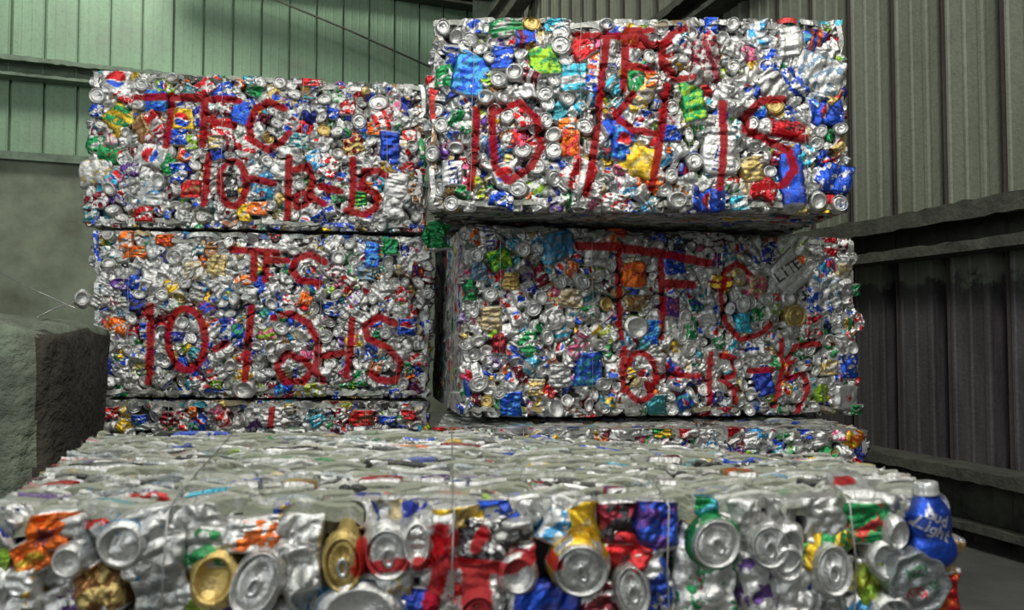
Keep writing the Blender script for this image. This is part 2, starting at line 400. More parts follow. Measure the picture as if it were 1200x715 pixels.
                if side == 'top' and rg.random() < .16: col = C['black'] if rg.random() < .5 else C['grey']; dd = .15

                Vs.append(X); Fs.append(fq + n0); n0 += len(P); c1s.append(np.tile(col, (len(P), 1))); c2s.append(np.tile(C['silver'], (len(P), 1)))
                co.append(np.tile((0, dd, .45), (len(P), 1)))
                a += ln * rg.uniform(.7, 1.0)
            w -= step * rg.uniform(.75, 1.25)
        o = link_mesh('flattened_can_layers', np.concatenate(Vs) - s.base, np.concatenate(Fs), CAN, s.root, np.concatenate(c1s), np.concatenate(c2s), np.concatenate(co), smooth=False)
        o['kind'] = 'stuff'
    def core(s, inset=.014):
        V = []; n = 8
        a = inset / s.W; b = inset / s.H
        for w in (-.022, -s.D + .01):
            for (u, v) in ((a, b), (1 - a, b), (1 - a, 1 - b), (a, 1 - b)): V.append(s.face(u, v, w) - s.base)
        link_mesh('pressed_core', np.array(V), [(0, 1, 2, 3), (5, 4, 7, 6), (1, 5, 6, 2), (4, 0, 3, 7), (3, 2, 6, 7), (4, 5, 1, 0)], CORE, s.root, smooth=False)
    def wire(s, pts, r=.0009, name='baling_wire'):
        pts = [np.array(p, float) - s.base for p in pts]
        tube(name, pts, r, WIRE, s.root)
    def loop(s, u, off=.010, r=.0009, du=0.0):
        """one tie wire all the way round the bale at fraction u of its width."""
        rg = s.rg; P = []
        for v in np.linspace(0, 1, 12): P.append(s.face(u + rg.normal() * .0015 + du * v, v) + s.ez * (off + s.bulge + abs(rg.normal()) * .003))
        for w in np.linspace(0, -s.D, 8): P.append(s.face(u + du, 1, w) + s.ey * (off * .4 + abs(rg.normal()) * .002))
        for v in np.linspace(1, 0, 4): P.append(s.face(u, v, -s.D) - s.ez * .006)
        for w in np.linspace(-s.D, 0, 4): P.append(s.face(u, 0, w) - s.ey * .004)
        s.wire(P, r)
    def build(s, tabs=False, nmax=100):
        # the pieces that show largest become parts, the rest one mass
        def vis(it):
            v = it['V'].mean(0); d = v - np.array([0, 0, CAMZ]); y = d @ np.array([0, cp, sp_]); z = d @ np.array([0, -sp_, cp]); x = d[0]
            px = 600 + F * x / y; py = 357.5 - F * z / y
            ins = -20 < px < 1220 and -20 < py < 735 and py < getattr(s, 'hide_below', 2000)
            return (it['hero'], it['size'] / y ** 2 * (1 if it['kind'] != 'scrap' else .2)) if ins else (False, 0)
        order = sorted(range(len(s.items)), key=lambda i: vis(s.items[i]), reverse=True)
        for i in order[:nmax]:
            it = s.items[i]; c = it['V'].mean(0)
            o = link_mesh('crushed_can', it['V'] - c, it['F'], CAN, s.root, it['c1'], it['c2'], it['coat']); o.location = c - s.base
            if it['hero'] and it['color'] not in ('silver', 'dull', 'white', 'black'):
                nm = {'deep': 'dark blue', 'sky': 'light blue', 'bluegrey': 'blue-grey', 'olive': 'yellow-green', 'lime': 'lime green'}.get(it['color'], it['color'])
                o['label'] = nm + (' printed crushed can' if it['kind'] == 'side' else ' crushed can with a bare end')
            if tabs and it['kind'] == 'lid':
                M, u, v, w = it['M']
                a = np.linspace(0, 2 * math.pi, 14, endpoint=False)
                rows = []
                for (kx, ky, z) in ((.0062, .0105, -.0015), (.0066, .011, .0008), (.0055, .0098, .0016), (.0034, .0060, .0012), (.0030, .0056, -.0005)):
                    rows.append(np.stack([kx * np.cos(a), ky * np.sin(a) - .004, np.full(14, z)], 1))
                P = np.stack(rows, 1).reshape(-1, 3) @ M.T
                X = s.face(u, v) + np.outer(P[:, 0], s.ex) + np.outer(P[:, 1], s.ey) + np.outer(P[:, 2] + w, s.ez) - c
                link_mesh('pull_tab', X, grid_faces(14, 5, True), TAB, o)
        rest = [s.items[i] for i in order[nmax:]]
        if rest:
            off = 0; Fs = []
            for it in rest: Fs.append(it['F'] + off); off += len(it['V'])
            o = link_mesh('crushed_cans', np.concatenate([i['V'] for i in rest]) - s.base, np.concatenate(Fs), CAN, s.root,
                          np.concatenate([i['c1'] for i in rest]), np.concatenate([i['c2'] for i in rest]), np.concatenate([i['coat'] for i in rest]))
            o['kind'] = 'stuff'

def tube(name, pts, r, mat, parent=None, nseg=6):
    pts = [np.array(p, float) for p in pts]; V = []
    for i, p in enumerate(pts):
        d = pts[min(i + 1, len(pts) - 1)] - pts[max(i - 1, 0)]; d /= np.linalg.norm(d) + 1e-9
        a = np.cross(d, [.31, .2, .93]); a /= np.linalg.norm(a); b = np.cross(d, a)
        for k in range(nseg):
            t = 2 * math.pi * k / nseg; V.append(p + r * (a * math.cos(t) + b * math.sin(t)))
    Fc = [(i * nseg + k, i * nseg + (k + 1) % nseg, (i + 1) * nseg + (k + 1) % nseg, (i + 1) * nseg + k) for i in range(len(pts) - 1) for k in range(nseg)]
    Fc.append(tuple(range(nseg))[::-1]); Fc.append(tuple((len(pts) - 1) * nseg + k for k in range(nseg)))
    return link_mesh(name, np.array(V), Fc, mat, parent)

# ------------------------------------------------------------------ the setting
BW0 = np.array([-5.09, 8.17]); BD = np.array([.9326, .3610])          # rear wall: a point and its run
CR = np.array([-.05, 10.1]); RD = np.array([.300, -.954])             # right wall runs from the corner towards the camera
def siding_material(name, base, second, rust, zsplit=None):
    m, nt, b = new_mat(name)
    streak = noise(nt, 3.0, 6, .7, scl=(1.8, 1.8, .25)); blot = noise(nt, 1.3, 5, .65); fine = noise(nt, 30, 4, .7)
    c = mixc(nt, mth(nt, 'MULTIPLY', ramp(nt, streak, .40, .68), .75), base, second)
    c = mixc(nt, mth(nt, 'MULTIPLY', ramp(nt, blot, .52, .68), .6), c, rust)
    c = mixc(nt, mth(nt, 'MULTIPLY', ramp(nt, fine, .5, .8), .45), c, tuple(x * .35 for x in base))
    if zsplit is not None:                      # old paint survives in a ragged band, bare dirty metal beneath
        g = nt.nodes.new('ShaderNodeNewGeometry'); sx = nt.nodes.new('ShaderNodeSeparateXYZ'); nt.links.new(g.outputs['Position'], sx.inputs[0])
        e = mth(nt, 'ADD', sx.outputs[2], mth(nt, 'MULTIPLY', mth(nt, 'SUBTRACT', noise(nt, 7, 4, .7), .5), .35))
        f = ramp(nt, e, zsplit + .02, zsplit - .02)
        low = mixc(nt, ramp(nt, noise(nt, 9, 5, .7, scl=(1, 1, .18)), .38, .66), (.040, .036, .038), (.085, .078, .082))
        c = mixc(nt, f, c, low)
    nt.links.new(c, b.inputs['Base Color']); b.inputs['Roughness'].default_value = .62; b.inputs['Metallic'].default_value = .1
    bump(nt, b, noise(nt, 60, 4), .5, .006)
    return m
SID = siding_material('green_painted_siding', (.245, .375, .25), (.19, .29, .20), (.22, .25, .20))
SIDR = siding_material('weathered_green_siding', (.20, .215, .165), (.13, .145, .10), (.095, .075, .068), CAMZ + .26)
STEEL = simple('dusty_green_steel', (.20, .27, .20), .8, .1, 6, (.07, .08, .06), .8, .5, .01)
STEELD = simple('dark_dusty_steel', (.085, .09, .066), .88, .05, 9, (.025, .023, .02), .9, .7, .012)
CONC = simple('stained_concrete', (.26, .30, .22), .9, 0, 2.2, (.12, .13, .095), .9, .4, .01)
CONCD = simple('floor_concrete', (.12, .12, .11), .9, 0, 2.5, (.05, .05, .045), .9, .4, .01)
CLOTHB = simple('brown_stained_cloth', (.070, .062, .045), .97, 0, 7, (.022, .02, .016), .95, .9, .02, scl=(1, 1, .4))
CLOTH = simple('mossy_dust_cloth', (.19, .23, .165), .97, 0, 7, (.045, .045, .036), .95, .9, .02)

def profile_wall(name, o, d, length, z0, z1, mat, pitch, phase, prof, inward):
    xs = []; hs = []; k = 0
    x = -phase
    while x < length:
        for fx, h in prof:
            xx = x + fx * pitch
            if 0 <= xx <= length: xs.append(xx); hs.append(h)
        x += pitch
    V = []; n = len(xs)
    for z in (z0, z1):
        for xx, h in zip(xs, hs): V.append((o[0] + d[0] * xx + inward[0] * h, o[1] + d[1] * xx + inward[1] * h, z))
    for xx in (xs[-1], xs[0]):
        pass
    Fc = [(i, i + 1, n + i + 1, n + i) for i in range(n - 1)]
    # thickness behind the sheet
    m = len(V)
    for z in (z0, z1):
        for xx in (xs[0], xs[-1]): V.append((o[0] + d[0] * xx - inward[0] * .06, o[1] + d[1] * xx - inward[1] * .06, z))
    Fc += [(m, m + 2, m + 3, m + 1)]
    ob = link_mesh(name, np.array(V), Fc, mat, smooth=False); ob['kind'] = 'structure'
    return ob
bin_ = np.array([BD[1], -BD[0]])           # towards the hall from the rear wall
rin = np.array([-.954, -.300])             # towards the hall from the right wall
rib = [(0, 0), (.02, .022), (.05, .022), (.06, -.055), (.125, -.055), (.13, 0), (.36, 0), (.38, .002), (.41, .002), (.43, 0), (.66, 0), (.68, .002), (.71, .002), (.73, 0), (.999, 0)]
ribR = [(0, .012), (.02, -.075), (.20, -.075), (.22, .014), (.245, .014), (.25, 0), (.27, .008), (.31, .008), (.33, 0), (.55, 0), (.57, .008), (.60, .008), (.62, 0), (.82, 0), (.84, .010), (.90, .010), (.92, 0), (.999, 0)]
bstart = BW0 - BD * 3.0
blen = float(np.linalg.norm(CR - bstart))
profile_wall('wall_back', bstart, BD, blen, 2.70, 6.6, SID, .3048, .095, rib, bin_)
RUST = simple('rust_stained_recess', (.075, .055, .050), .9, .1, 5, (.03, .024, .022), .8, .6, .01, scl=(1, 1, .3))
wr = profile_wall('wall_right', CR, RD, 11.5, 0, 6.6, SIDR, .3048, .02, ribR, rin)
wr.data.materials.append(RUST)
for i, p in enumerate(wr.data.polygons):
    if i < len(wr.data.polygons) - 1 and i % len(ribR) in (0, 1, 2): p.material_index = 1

def slab(name, o, d, x0, x1, inward, h0, h1, z0, z1, mat, parent=None, kind='structure', sub=1):
    """box along direction d, between distances h0..h1 in front of a wall."""
    V = []
    for z in (z0, z1):
        for (x, h) in ((x0, h0), (x1, h0), (x1, h1), (x0, h1)):
            V.append((o[0] + d[0] * x + inward[0] * h, o[1] + d[1] * x + inward[1] * h, z))
    ob = link_mesh(name, np.array(V), [(0, 1, 2, 3)[::-1], (4, 5, 6, 7), (0, 1, 5, 4), (1, 2, 6, 5), (2, 3, 7, 6), (3, 0, 4, 7)], mat, parent, smooth=False)
    if kind: ob['kind'] = kind
    return ob
def channel(name, o, d, x0, x1, inward, z0, z1, depth, lip, mat, t=.012, rough=.004, seed=1):
    """girt: a web on the wall, flanges top and bottom, lips with an uneven crust of dust; one mesh."""
    rg = np.random.default_rng(seed)
    prof = [(0, z0), (depth, z0), (depth, z0 + lip * .6), (depth - t, z0 + lip * .6), (depth - t, z0 + t), (t, z0 + t), (t, z1 - t), (depth - t, z1 - t), (depth - t, z1 - lip), (depth, z1 - lip), (depth, z1), (0, z1)]
    n = max(2, int((x1 - x0) / .05)); V = []
    for i in range(n + 1):
        x = x0 + (x1 - x0) * i / n
        for k, (h, z) in enumerate(prof):
            jz = rg.normal() * rough if k in (8, 9, 10, 2, 3) else 0
            V.append((o[0] + d[0] * x + inward[0] * h, o[1] + d[1] * x + inward[1] * h, z + jz))
    m = len(prof)
    Fc = [(i * m + k, i * m + (k + 1) % m, (i + 1) * m + (k + 1) % m, (i + 1) * m + k) for i in range(n) for k in range(m)]
    Fc += [tuple(range(m)), tuple(n * m + k for k in range(m))[::-1]]
    ob = link_mesh(name, np.array(V), Fc, mat, smooth=False); ob['kind'] = 'structure'
    return ob
# concrete push wall below the rear siding, its joint, and the ledge on top
slab('wall_back_base', bstart, BD, 0, 3.98, bin_, -.06, .10, 0, 2.66, CONC)
slab('wall_back_base', bstart, BD, 4.01, blen, bin_, -.06, .12, 0, 2.66, CONC)
slab('trim_1', bstart, BD, 0, blen, bin_, -.06, .17, 2.66, 2.74, STEEL)
channel('trim_2', bstart, BD, 0, blen, bin_, 3.50, 3.70, .20, .045, STEEL, seed=2)
channel('trim_3', bstart, BD, 0, blen, bin_, 4.93, 5.15, .22, .05, STEELD, seed=3)
# girts of the right wall
channel('trim_4', CR, RD, .1, 11.4, rin, CAMZ + .36, CAMZ + .57, .17, .075, STEELD, seed=4, rough=.003)
channel('trim_5', CR, RD, .1, 11.4, rin, CAMZ - .80, CAMZ - .545, .17, .05, STEELD, seed=5, rough=.003)
channel('trim_6', CR, RD, .1, 11.4, rin, CAMZ + 2.18, CAMZ + 2.40, .18, .06, STEELD, seed=6)
# corner column (flanged section), knee brace and eave beam
def box_between(name, a, b, w, h, mat, parent=None, kind='structure'):
    a = np.array(a, float); b = np.array(b, float); d = b - a; d /= np.linalg.norm(d)
    s = np.cross(d, [0, 0, 1.0]);
    if np.linalg.norm(s) < .05: s = np.cross(d, [0, 1.0, 0])
    s /= np.linalg.norm(s); t = np.cross(s, d)
    # I-section
    pr = [(-w, -h), (w, -h), (w, -h * .82), (w * .12, -h * .82), (w * .12, h * .82), (w, h * .82), (w, h), (-w, h), (-w, h * .82), (-w * .12, h * .82), (-w * .12, -h * .82), (-w, -h * .82)]
    V = [p + s * x + t * y for p in (a, b) for x, y in pr]; m = 12
    Fc = [(k, (k + 1) % m, m + (k + 1) % m, m + k) for k in range(m)] + [tuple(range(m))[::-1], tuple(range(m, 2 * m))]
    ob = link_mesh(name, np.array(V), Fc, mat, parent, smooth=False)
    if kind: ob['kind'] = kind
    return ob
box_between('trim_7', (-.28, 9.50, 0), (-.28, 9.50, 6.6), .18, .17, STEEL)
box_between('trim_8', (-.22, 9.30, 4.45), (1.0, 8.2, 5.7), .10, .12, STEELD)
box_between('trim_9', (-.22, 9.26, 4.92), (-3.6, 8.0, 5.25), .10, .12, STEELD)
# floor
link_mesh('floor', np.array([(-9, -4, 0), (6, -4, 0), (6, 12, 0), (-9, 12, 0), (-9, -4, -.1), (6, -4, -.1), (6, 12, -.1), (-9, 12, -.1)]),
          [(0, 1, 2, 3), (7, 6, 5, 4), (0, 4, 5, 1), (1, 5, 6, 2), (2, 6, 7, 3), (3, 7, 4, 0)], CONCD, smooth=False)['kind'] = 'structure'
# bracing cable across the rear wall
def wall_pt(px, py, off):
    r = ray(px, py); k = ((bstart + bin_ * off) @ bin_) / (r[:2] @ bin_); return r * k + np.array([0, 0, CAMZ])
cb = tube('brace_rod', [wall_pt(285, -16, .5), wall_pt(410, 36, .5), wall_pt(545, 97, .5)], .011, STEELD)
props(cb, 'thin dark steel brace rod slanting across the green rear siding', 'brace rod')
# screws in the rear siding are part of its surface: a few dark heads
# ------------------------------------------------------------------ dusty wrapped block at the left
def dusty_block():
    rg = np.random.default_rng(77)
    a = at(70, 378, 1.93); A = np.array([a[0], a[1]]); B = np.array([-1.30, 2.62])
    side = (B - A) / np.linalg.norm(B - A); front = np.array([-side[1], side[0]]); front = front if front[0] < 0 else -front
    Lf, Ls, H = 1.1, float(np.linalg.norm(B - A)), CAMZ + .060
    nth = 96; nz = 40; V = []
    per = []
    for i in range(nth):
        t = i / nth * 2 * math.pi; c, s_ = math.cos(t), math.sin(t); e = .22
        per.append((math.copysign(abs(c) ** e, c), math.copysign(abs(s_) ** e, s_)))
    ctr = A + front * Lf / 2 + side * Ls / 2
    rows = [(z / (nz - 1)) for z in range(nz)]
    for k, r in enumerate(rows):
        if r < .8: z = r / .8 * (H - .05); inset = 0
        else:
            q = (r - .8) / .2; z = H - .05 + .05 * math.sin(q * math.pi / 2 if q < .5 else math.pi / 2 * min(1, q + .25)); inset = max(0, q ** 2)
        for (c, s_) in per:
            kx = 1 - inset * .999; x = c * Lf / 2 * kx; y = s_ * Ls / 2 * kx
            p = ctr + front * x + side * y
            V.append([p[0], p[1], z])
    V = np.array(V); P = V.copy()
    dsp = waves(rg, P * [1, 1, .35], 16, .014, 4) + waves(rg, P * [1, 1, .3], 45, .008, 5, True)
    out = (V[:, :2] - ctr); out /= (np.linalg.norm(out, axis=1)[:, None] + 1e-6)
    V[:, :2] += out * dsp[:, None] * np.clip(np.linalg.norm(V[:, :2] - ctr, axis=1) / .2, 0, 1)[:, None]
    V[:, 2] += np.where(V[:, 2] > H - .06, waves(rg, P, 26, .010, 5) + waves(rg, P, 70, .004, 4), 0)
    V[:, 2] = np.maximum(V[:, 2], 0)
    Fc = [(k * nth + i, k * nth + (i + 1) % nth, (k + 1) * nth + (i + 1) % nth, (k + 1) * nth + i) for k in range(nz - 1) for i in range(nth)]
    Fc.append(tuple(range(nth))[::-1]); Fc.append(tuple((nz - 1) * nth + i for i in range(nth)))
    base = np.array([ctr[0], ctr[1], 0])
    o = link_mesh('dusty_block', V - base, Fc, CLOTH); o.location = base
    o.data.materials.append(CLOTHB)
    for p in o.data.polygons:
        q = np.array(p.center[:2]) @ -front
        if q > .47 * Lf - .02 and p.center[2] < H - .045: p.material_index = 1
    props(o, 'large dark grey-green block with worn rounded edges and dusty top, left of the bales', 'block')
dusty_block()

# ------------------------------------------------------------------ the bales
Yl, Yr = 2.95, 3.15
G = .004
UL = Bale(at(110, 84, Yl), at(497, 100, Yr), at(497, 271, Yr), at(103, 264, Yl), .80, 'upper left bale of crushed cans sprayed TFC 10-12-15', 11, hw=.0138)
ML = Bale(at(111, 271, Yl), at(505, 279, Yr), at(500, 466, Yr), at(112, 464, Yl), .80, 'middle left bale of crushed cans sprayed TFC 10.12.15, under the upper left bale', 12, hw=.0138)
LL = Bale(at(119, 470, Yl), at(501, 472, Yr), at(501, 470, Yr) * [1, 1, 0], at(119, 470, Yl) * [1, 1, 0], .80, 'lowest bale of the left stack, a narrow strip with one red stroke', 13, hw=.012)
UR = Bale(at(508, 24, 2.50), at(986, 24, 2.50), at(992, 249, 2.50), at(502, 246, 2.50), .85, 'upper right bale of crushed cans sprayed TFC 10 14 15, brightest and topmost', 14, hw=.0125)
MR = Bale(at(546, 264, 2.72), at(997, 281, 3.02), at(1004, 485, 3.02), at(543, 488, 2.72), .90, 'middle right bale sprayed TFC 10-13-15 with its streaky left side in view', 15, hw=.0108)
lt, rt = at(512, 503, 2.62), at(1014, 505, 2.66)
LR = Bale(lt, rt, rt * [1, 1, 0], lt * [1, 1, 0], .85, 'lowest bale of the right stack, a thin strip of cans behind the front bale', 16)
fl, fr = at(-6, 598, .865), at(1096, 583, .925)
FB = Bale(fl, fr, fr * [1, 1, 0], fl * [1, 1, 0], .66, 'nearest bale across the foreground with grey layered top and big can ends', 17, hw=.0115, backscale=1.36, backshift=.0, res=1.7, dens=.047, bulge=.006)

FB.slump = .040
UL.write([[(215, 150), (380, 150), (545, 162)], [(330, 145), (327, 220), (315, 305)], [(437, 150), (435, 230), (430, 300)], [(440, 215), (480, 235), (530, 240)],
          [(690, 188), (640, 165), (598, 190), (578, 245), (590, 290), (640, 318), (685, 290), (708, 265)],
          [(450, 335), (445, 410), (440, 490)], ell(530, 425, 42, 72), [(590, 410), (660, 425)], [(708, 345), (706, 450), (703, 545)],
          [(728, 385), (768, 370), (785, 420), (762, 490), (733, 500), (728, 470), (750, 455), (785, 470), (820, 490)], [(808, 435), (870, 450)],
          [(910, 350), (912, 430), (905, 500)], [(1015, 400), (990, 385), (945, 388), (938, 440), (985, 455), (985, 500), (950, 525), (890, 510)]], 2.727, 80, 60)
UR.write([[(450, 98), (540, 100), (620, 108)], [(520, 95), (515, 160), (507, 210)], [(572, 105), (568, 170), (565, 240)], [(575, 88), (640, 85)], [(590, 125), (650, 122)], [(575, 180), (640, 190)],
          [(742, 75), (700, 88), (668, 125), (668, 170), (700, 210), (745, 212)],
          [(178, 290), (176, 390), (165, 500)], [(220, 290), (222, 370), (228, 440)], [(225, 300), (290, 275), (335, 315), (350, 390), (325, 445), (265, 485), (232, 450)],
          [(507, 220), (497, 330), (485, 430), (470, 515)], [(590, 255), (545, 310), (590, 350), (652, 357)], [(680, 230), (668, 330), (655, 410), (640, 500)],
          [(825, 280), (828, 390), (820, 500)], [(990, 268), (930, 270), (890, 310), (886, 350), (940, 370), (1000, 400), (1016, 450), (985, 492), (910, 500)], [(1040, 372), (975, 355)]], 2.264, 480, 0)
ML.write([[(505, 85), (575, 90), (640, 96)], [(573, 90), (570, 175)], [(610, 100), (605, 178)], [(608, 120), (672, 118)], [(785, 125), (740, 100), (700, 115), (685, 150), (710, 180), (768, 188)],
          [(255, 258), (252, 380), (240, 492)], ell(362, 360, 58, 95), [(450, 390), (482, 372)], [(562, 262), (548, 390), (540, 482)],
          [(630, 295), (680, 280), (735, 310), (765, 370), (762, 430), (720, 488), (660, 488), (638, 440), (670, 402), (725, 425), (780, 485)], [(780, 410), (840, 400)],
          [(868, 300), (862, 400), (850, 470)], [(1000, 312), (950, 290), (908, 318), (915, 355), (980, 385), (1018, 430), (1000, 485), (950, 480), (925, 460)]], 2.609, 80, 260)
LL.write([[(628, 555), (620, 640)]], 2.609, 80, 260)
MR.write([[(410, 105), (500, 108), (620, 125), (740, 150)], [(625, 203), (700, 205)]], 2.182, 490, 240, .0165)
MR.write([[(515, 110), (510, 220), (515, 340)], [(618, 130), (621, 250), (618, 340)], [(625, 203), (700, 205)],
          [(845, 178), (815, 148), (780, 175), (768, 230), (780, 300), (820, 345), (868, 332), (895, 305)],
          [(525, 368), (518, 412), (520, 475)], ell(562, 440, 40, 62), [(610, 440), (660, 435), (710, 438)], [(740, 380), (739, 450), (738, 532)],
          [(765, 385), (803, 392), (798, 435), (770, 447), (806, 472), (800, 520), (765, 527)], [(840, 425), (895, 420)], [(920, 345), (920, 430), (905, 520)],
          [(1020, 355), (955, 362), (938, 395), (935, 445), (980, 430), (992, 465), (962, 528)]], 2.182, 490, 240)
FB.write([[(130, 320), (300, 296)], [(350, 300), (480, 300), (600, 315), (700, 318)], [(150, 225), (150, 320)], [(590, 190), (560, 240)], [(680, 320), (800, 250), (850, 300)]], 3.158, 380, 560, .0075)
FB.write([[(432, 180), (440, 290), (410, 400), (390, 489)], [(545, 320), (535, 440)], [(578, 330), (592, 489)]], 3.158, 380, 560, .0095)

# printed words on single cans
MR.ink(word('LITE', 921, 317, 11, -35), 'black', .0032)
UR.ink(word('LITE', 840, 188, 9, -75), 'deep', .0026); UR.ink(word('LITE', 533, 203, 9, 85), 'deep', .0026)
MR.ink(word('LITE', 573, 280, 9, 80), 'deep', .0026)
FB.ink(word('NZ1', 1061, 663, 11, -20), 'green', .0009); FB.ink(word('O1', 1081, 677, 8, -20), 'green', .0008)
FB.ink([ell(1060, 690, 11, 8, 150, 390), [(1052, 686), (1056, 692), (1060, 685), (1066, 692), (1071, 687)]], 'red', .0009)

H = UR.hero
for a in [(551, 88, 40, 50, -15, 'blue', 'side', 'sky'), (588, 68, 26, 28, 0, 'blue'), (637, 73, 34, 36, 10, 'lime', 'side', 'green'), (652, 31, 30, 18, 0, 'cyan'), (591, 33, 40, 22, 8, 'dull', 'side', 'green', 'band'),
          (559, 33, 26, 16, 0, 'blue'), (520, 90, 20, 26, 0, 'green'), (672, 92, 30, 34, 0, 'cyan', 'side', 'silver', 'band'), (681, 57, 26, 28, 30, 'red'), (696, 97, 20, 26, -20, 'blue'), (744, 92, 22, 36, 5, 'green', 'side', 'white'),
          (763, 95, 16, 20, 0, 'orange'), (738, 42, 26, 20, 80, 'yellow'), (827, 72, 32, 48, 0, 'dull', 'side', 'maroon', 'stripe'), (811, 121, 26, 50, 8, 'green', 'side', 'lime'), (664, 150, 22, 22, 0, 'orange'), (668, 170, 22, 32, 0, 'orange', 'side', 'red'),
          (730, 170, 26, 38, -5, 'blue', 'side', 'sky', 'round'), (747, 190, 36, 50, 70, 'yellow', 'side', 'gold'), (767, 207, 20, 26, 0, 'orange'), (679, 206, 36, 38, -40, 'red', 'side', 'white', 'stripe'), (590, 234, 18, 28, 80, 'blue'),
          (562, 221, 15, 28, 15, 'olive'), (926, 205, 26, 74, 3, 'blue', 'side', 'deep'), (966, 133, 28, 40, 90, 'blue', 'side', 'deep', 'round'), (975, 208, 34, 42, 70, 'blue'), (829, 236, 28, 38, 90, 'blue', 'side', 'deep', 'round'),
          (880, 199, 26, 28, 0, 'gold', 'side', 'tan'), (893, 221, 24, 30, 80, 'red'), (904, 73, 22, 26, 0, 'blue'), (833, 31, 18, 20, 0, 'blue'), (886, 44, 26, 30, 20, 'sky', 'side', 'silver', 'stripe'), (958, 88, 44, 56, 70, 'silver', 'side', 'bluegrey'),
          (922, 152, 18, 42, 85, 'red', 'side', 'maroon'), (542, 143, 22, 32, 60, 'green'), (840, 183, 36, 44, 0, 'white', 'side', 'white', 'none', .012, (0, 0), 1.8, .3), (531, 204, 24, 30, 0, 'silver'), (593, 208, 28, 32, 20, 'silver', 'side', 'silver', 'round'), (504, 100, 10, 22, 0, 'red'),
          (597, 193, 12, 24, 0, 'gold'), (582, 180, 16, 34, 30, 'purple', 'side', 'sky'), (612, 140, 18, 24, 20, 'red'), (785, 158, 24, 18, 0, 'blue'), (712, 60, 20, 34, 0, 'dull'), (927, 50, 26, 34, 0, 'silver'), (905, 103, 30, 40, 40, 'dull'), (865, 238, 22, 18, 0, 'cyan'),
          (930, 96, 26, 34, 20, 'silver', 'side', 'blue', 'stripe'), (720, 238, 30, 22, 0, 'silver', 'side', 'red')]:
    H(*a)
for x, y, r in [(602, 86, 20), (583, 95, 19), (573, 69, 15), (656, 41, 21), (656, 55, 23), (638, 112, 20), (595, 138, 19), (543, 56, 17), (549, 48, 17), (613, 178, 20), (649, 178, 20), (650, 211, 20), (685, 150, 21), (648, 160, 20), (629, 196, 20), (608, 222, 22), (793, 235, 22),
                (518, 148, 18), (508, 182, 18), (956, 236, 21), (981, 238, 20), (983, 152, 16), (960, 155, 16), (875, 122, 20), (896, 80, 18), (858, 31, 17), (710, 30, 16), (642, 124, 16), (785, 206, 18), (518, 33, 18), (640, 143, 18), (569, 115, 17), (858, 80, 16), (812, 190, 18), (858, 195, 17)]:
    H(x, y, r, r * (.8 + .2 * ((x * 7) % 5) / 4), (x * 37) % 360, 'silver', 'base' if (x + y) % 4 == 0 else 'lid')
H(622, 29, 20, 19, 0, 'gold', 'lid', 'gold'); H(906, 126, 20, 18, 0, 'gold', 'lid', 'gold')

H = UL.hero
for a in [(135, 96, 32, 30, 0, 'silver', 'side', 'white', 'round'), (112, 130, 14, 16, 0, 'blue'), (139, 139, 28, 28, 40, 'green', 'side', 'yellow', 'stripe'), (166, 153, 20, 34, 25, 'brown', 'side', 'tan'), (180, 144, 17, 28, 30, 'red', 'side', 'silver', 'band'),
          (183, 119, 24, 26, 0, 'blue', 'side', 'sky'), (260, 109, 24, 22, 20, 'blue'), (214, 141, 24, 24, 0, 'yellow', 'side', 'gold', 'round'), (208, 161, 22, 20, 0, 'blue'), (283, 133, 22, 28, -10, 'blue', 'side', 'sky'), (261, 150, 26, 22, 10, 'red'),
          (179, 183, 26, 34, 80, 'silver', 'side', 'white', 'round'), (199, 194, 18, 26, 20, 'green'), (212, 205, 17, 25, 0, 'blue'), (225, 222, 22, 22, 0, 'red', 'side', 'brown'), (238, 104, 24, 18, 40, 'red'), (292, 92, 16, 14, 0, 'cyan'), (366, 97, 24, 12, 0, 'red'),
          (408, 127, 16, 18, 0, 'red'), (448, 139, 24, 26, 0, 'silver', 'side', 'red', 'stripe'), (443, 152, 24, 16, 0, 'orange'), (415, 172, 24, 22, 20, 'maroon', 'side', 'gold'), (458, 174, 22, 38, 0, 'blue', 'side', 'deep'), (386, 196, 22, 26, -25, 'red', 'side', 'white'),
          (368, 188, 18, 24, 20, 'sky'), (289, 174, 26, 26, 40, 'red', 'side', 'white', 'stripe'), (351, 166, 26, 18, 0, 'teal'), (115, 202, 30, 36, 90, 'silver', 'side', 'gold', 'none'), (113, 170, 20, 22, 0, 'green'), (177, 228, 28, 30, 0, 'silver', 'side', 'sky'),
          (109, 252, 14, 20, 0, 'teal'), (421, 234, 18, 20, 0, 'green', 'side', 'lime'), (485, 226, 18, 26, 0, 'brown'), (130, 184, 18, 26, 80, 'green', 'side', 'red'), (155, 200, 16, 22, 80, 'purple', 'side', 'silver'), (232, 138, 12, 24, 0, 'deep'), (142, 112, 14, 34, 60, 'red', 'side', 'silver'),
          (232, 235, 12, 18, 30, 'blue'), (287, 250, 14, 20, 0, 'yellow'), (255, 168, 16, 14, 0, 'gold'), (350, 93, 16, 14, 0, 'silver'), (330, 200, 24, 24, 0, 'silver'), (465, 218, 30, 30, 0, 'silver'), (460, 242, 24, 28, 0, 'silver'), (425, 150, 10, 12, 0, 'blue'), (390, 135, 12, 14, 0, 'blue'), (300, 245, 26, 16, 0, 'orange'), (270, 220, 18, 24, 0, 'black'),
          (120, 235, 16, 20, 0, 'maroon'), (170, 252, 20, 18, 0, 'red'), (108, 240, 12, 18, 0, 'maroon')]:
    H(*a)
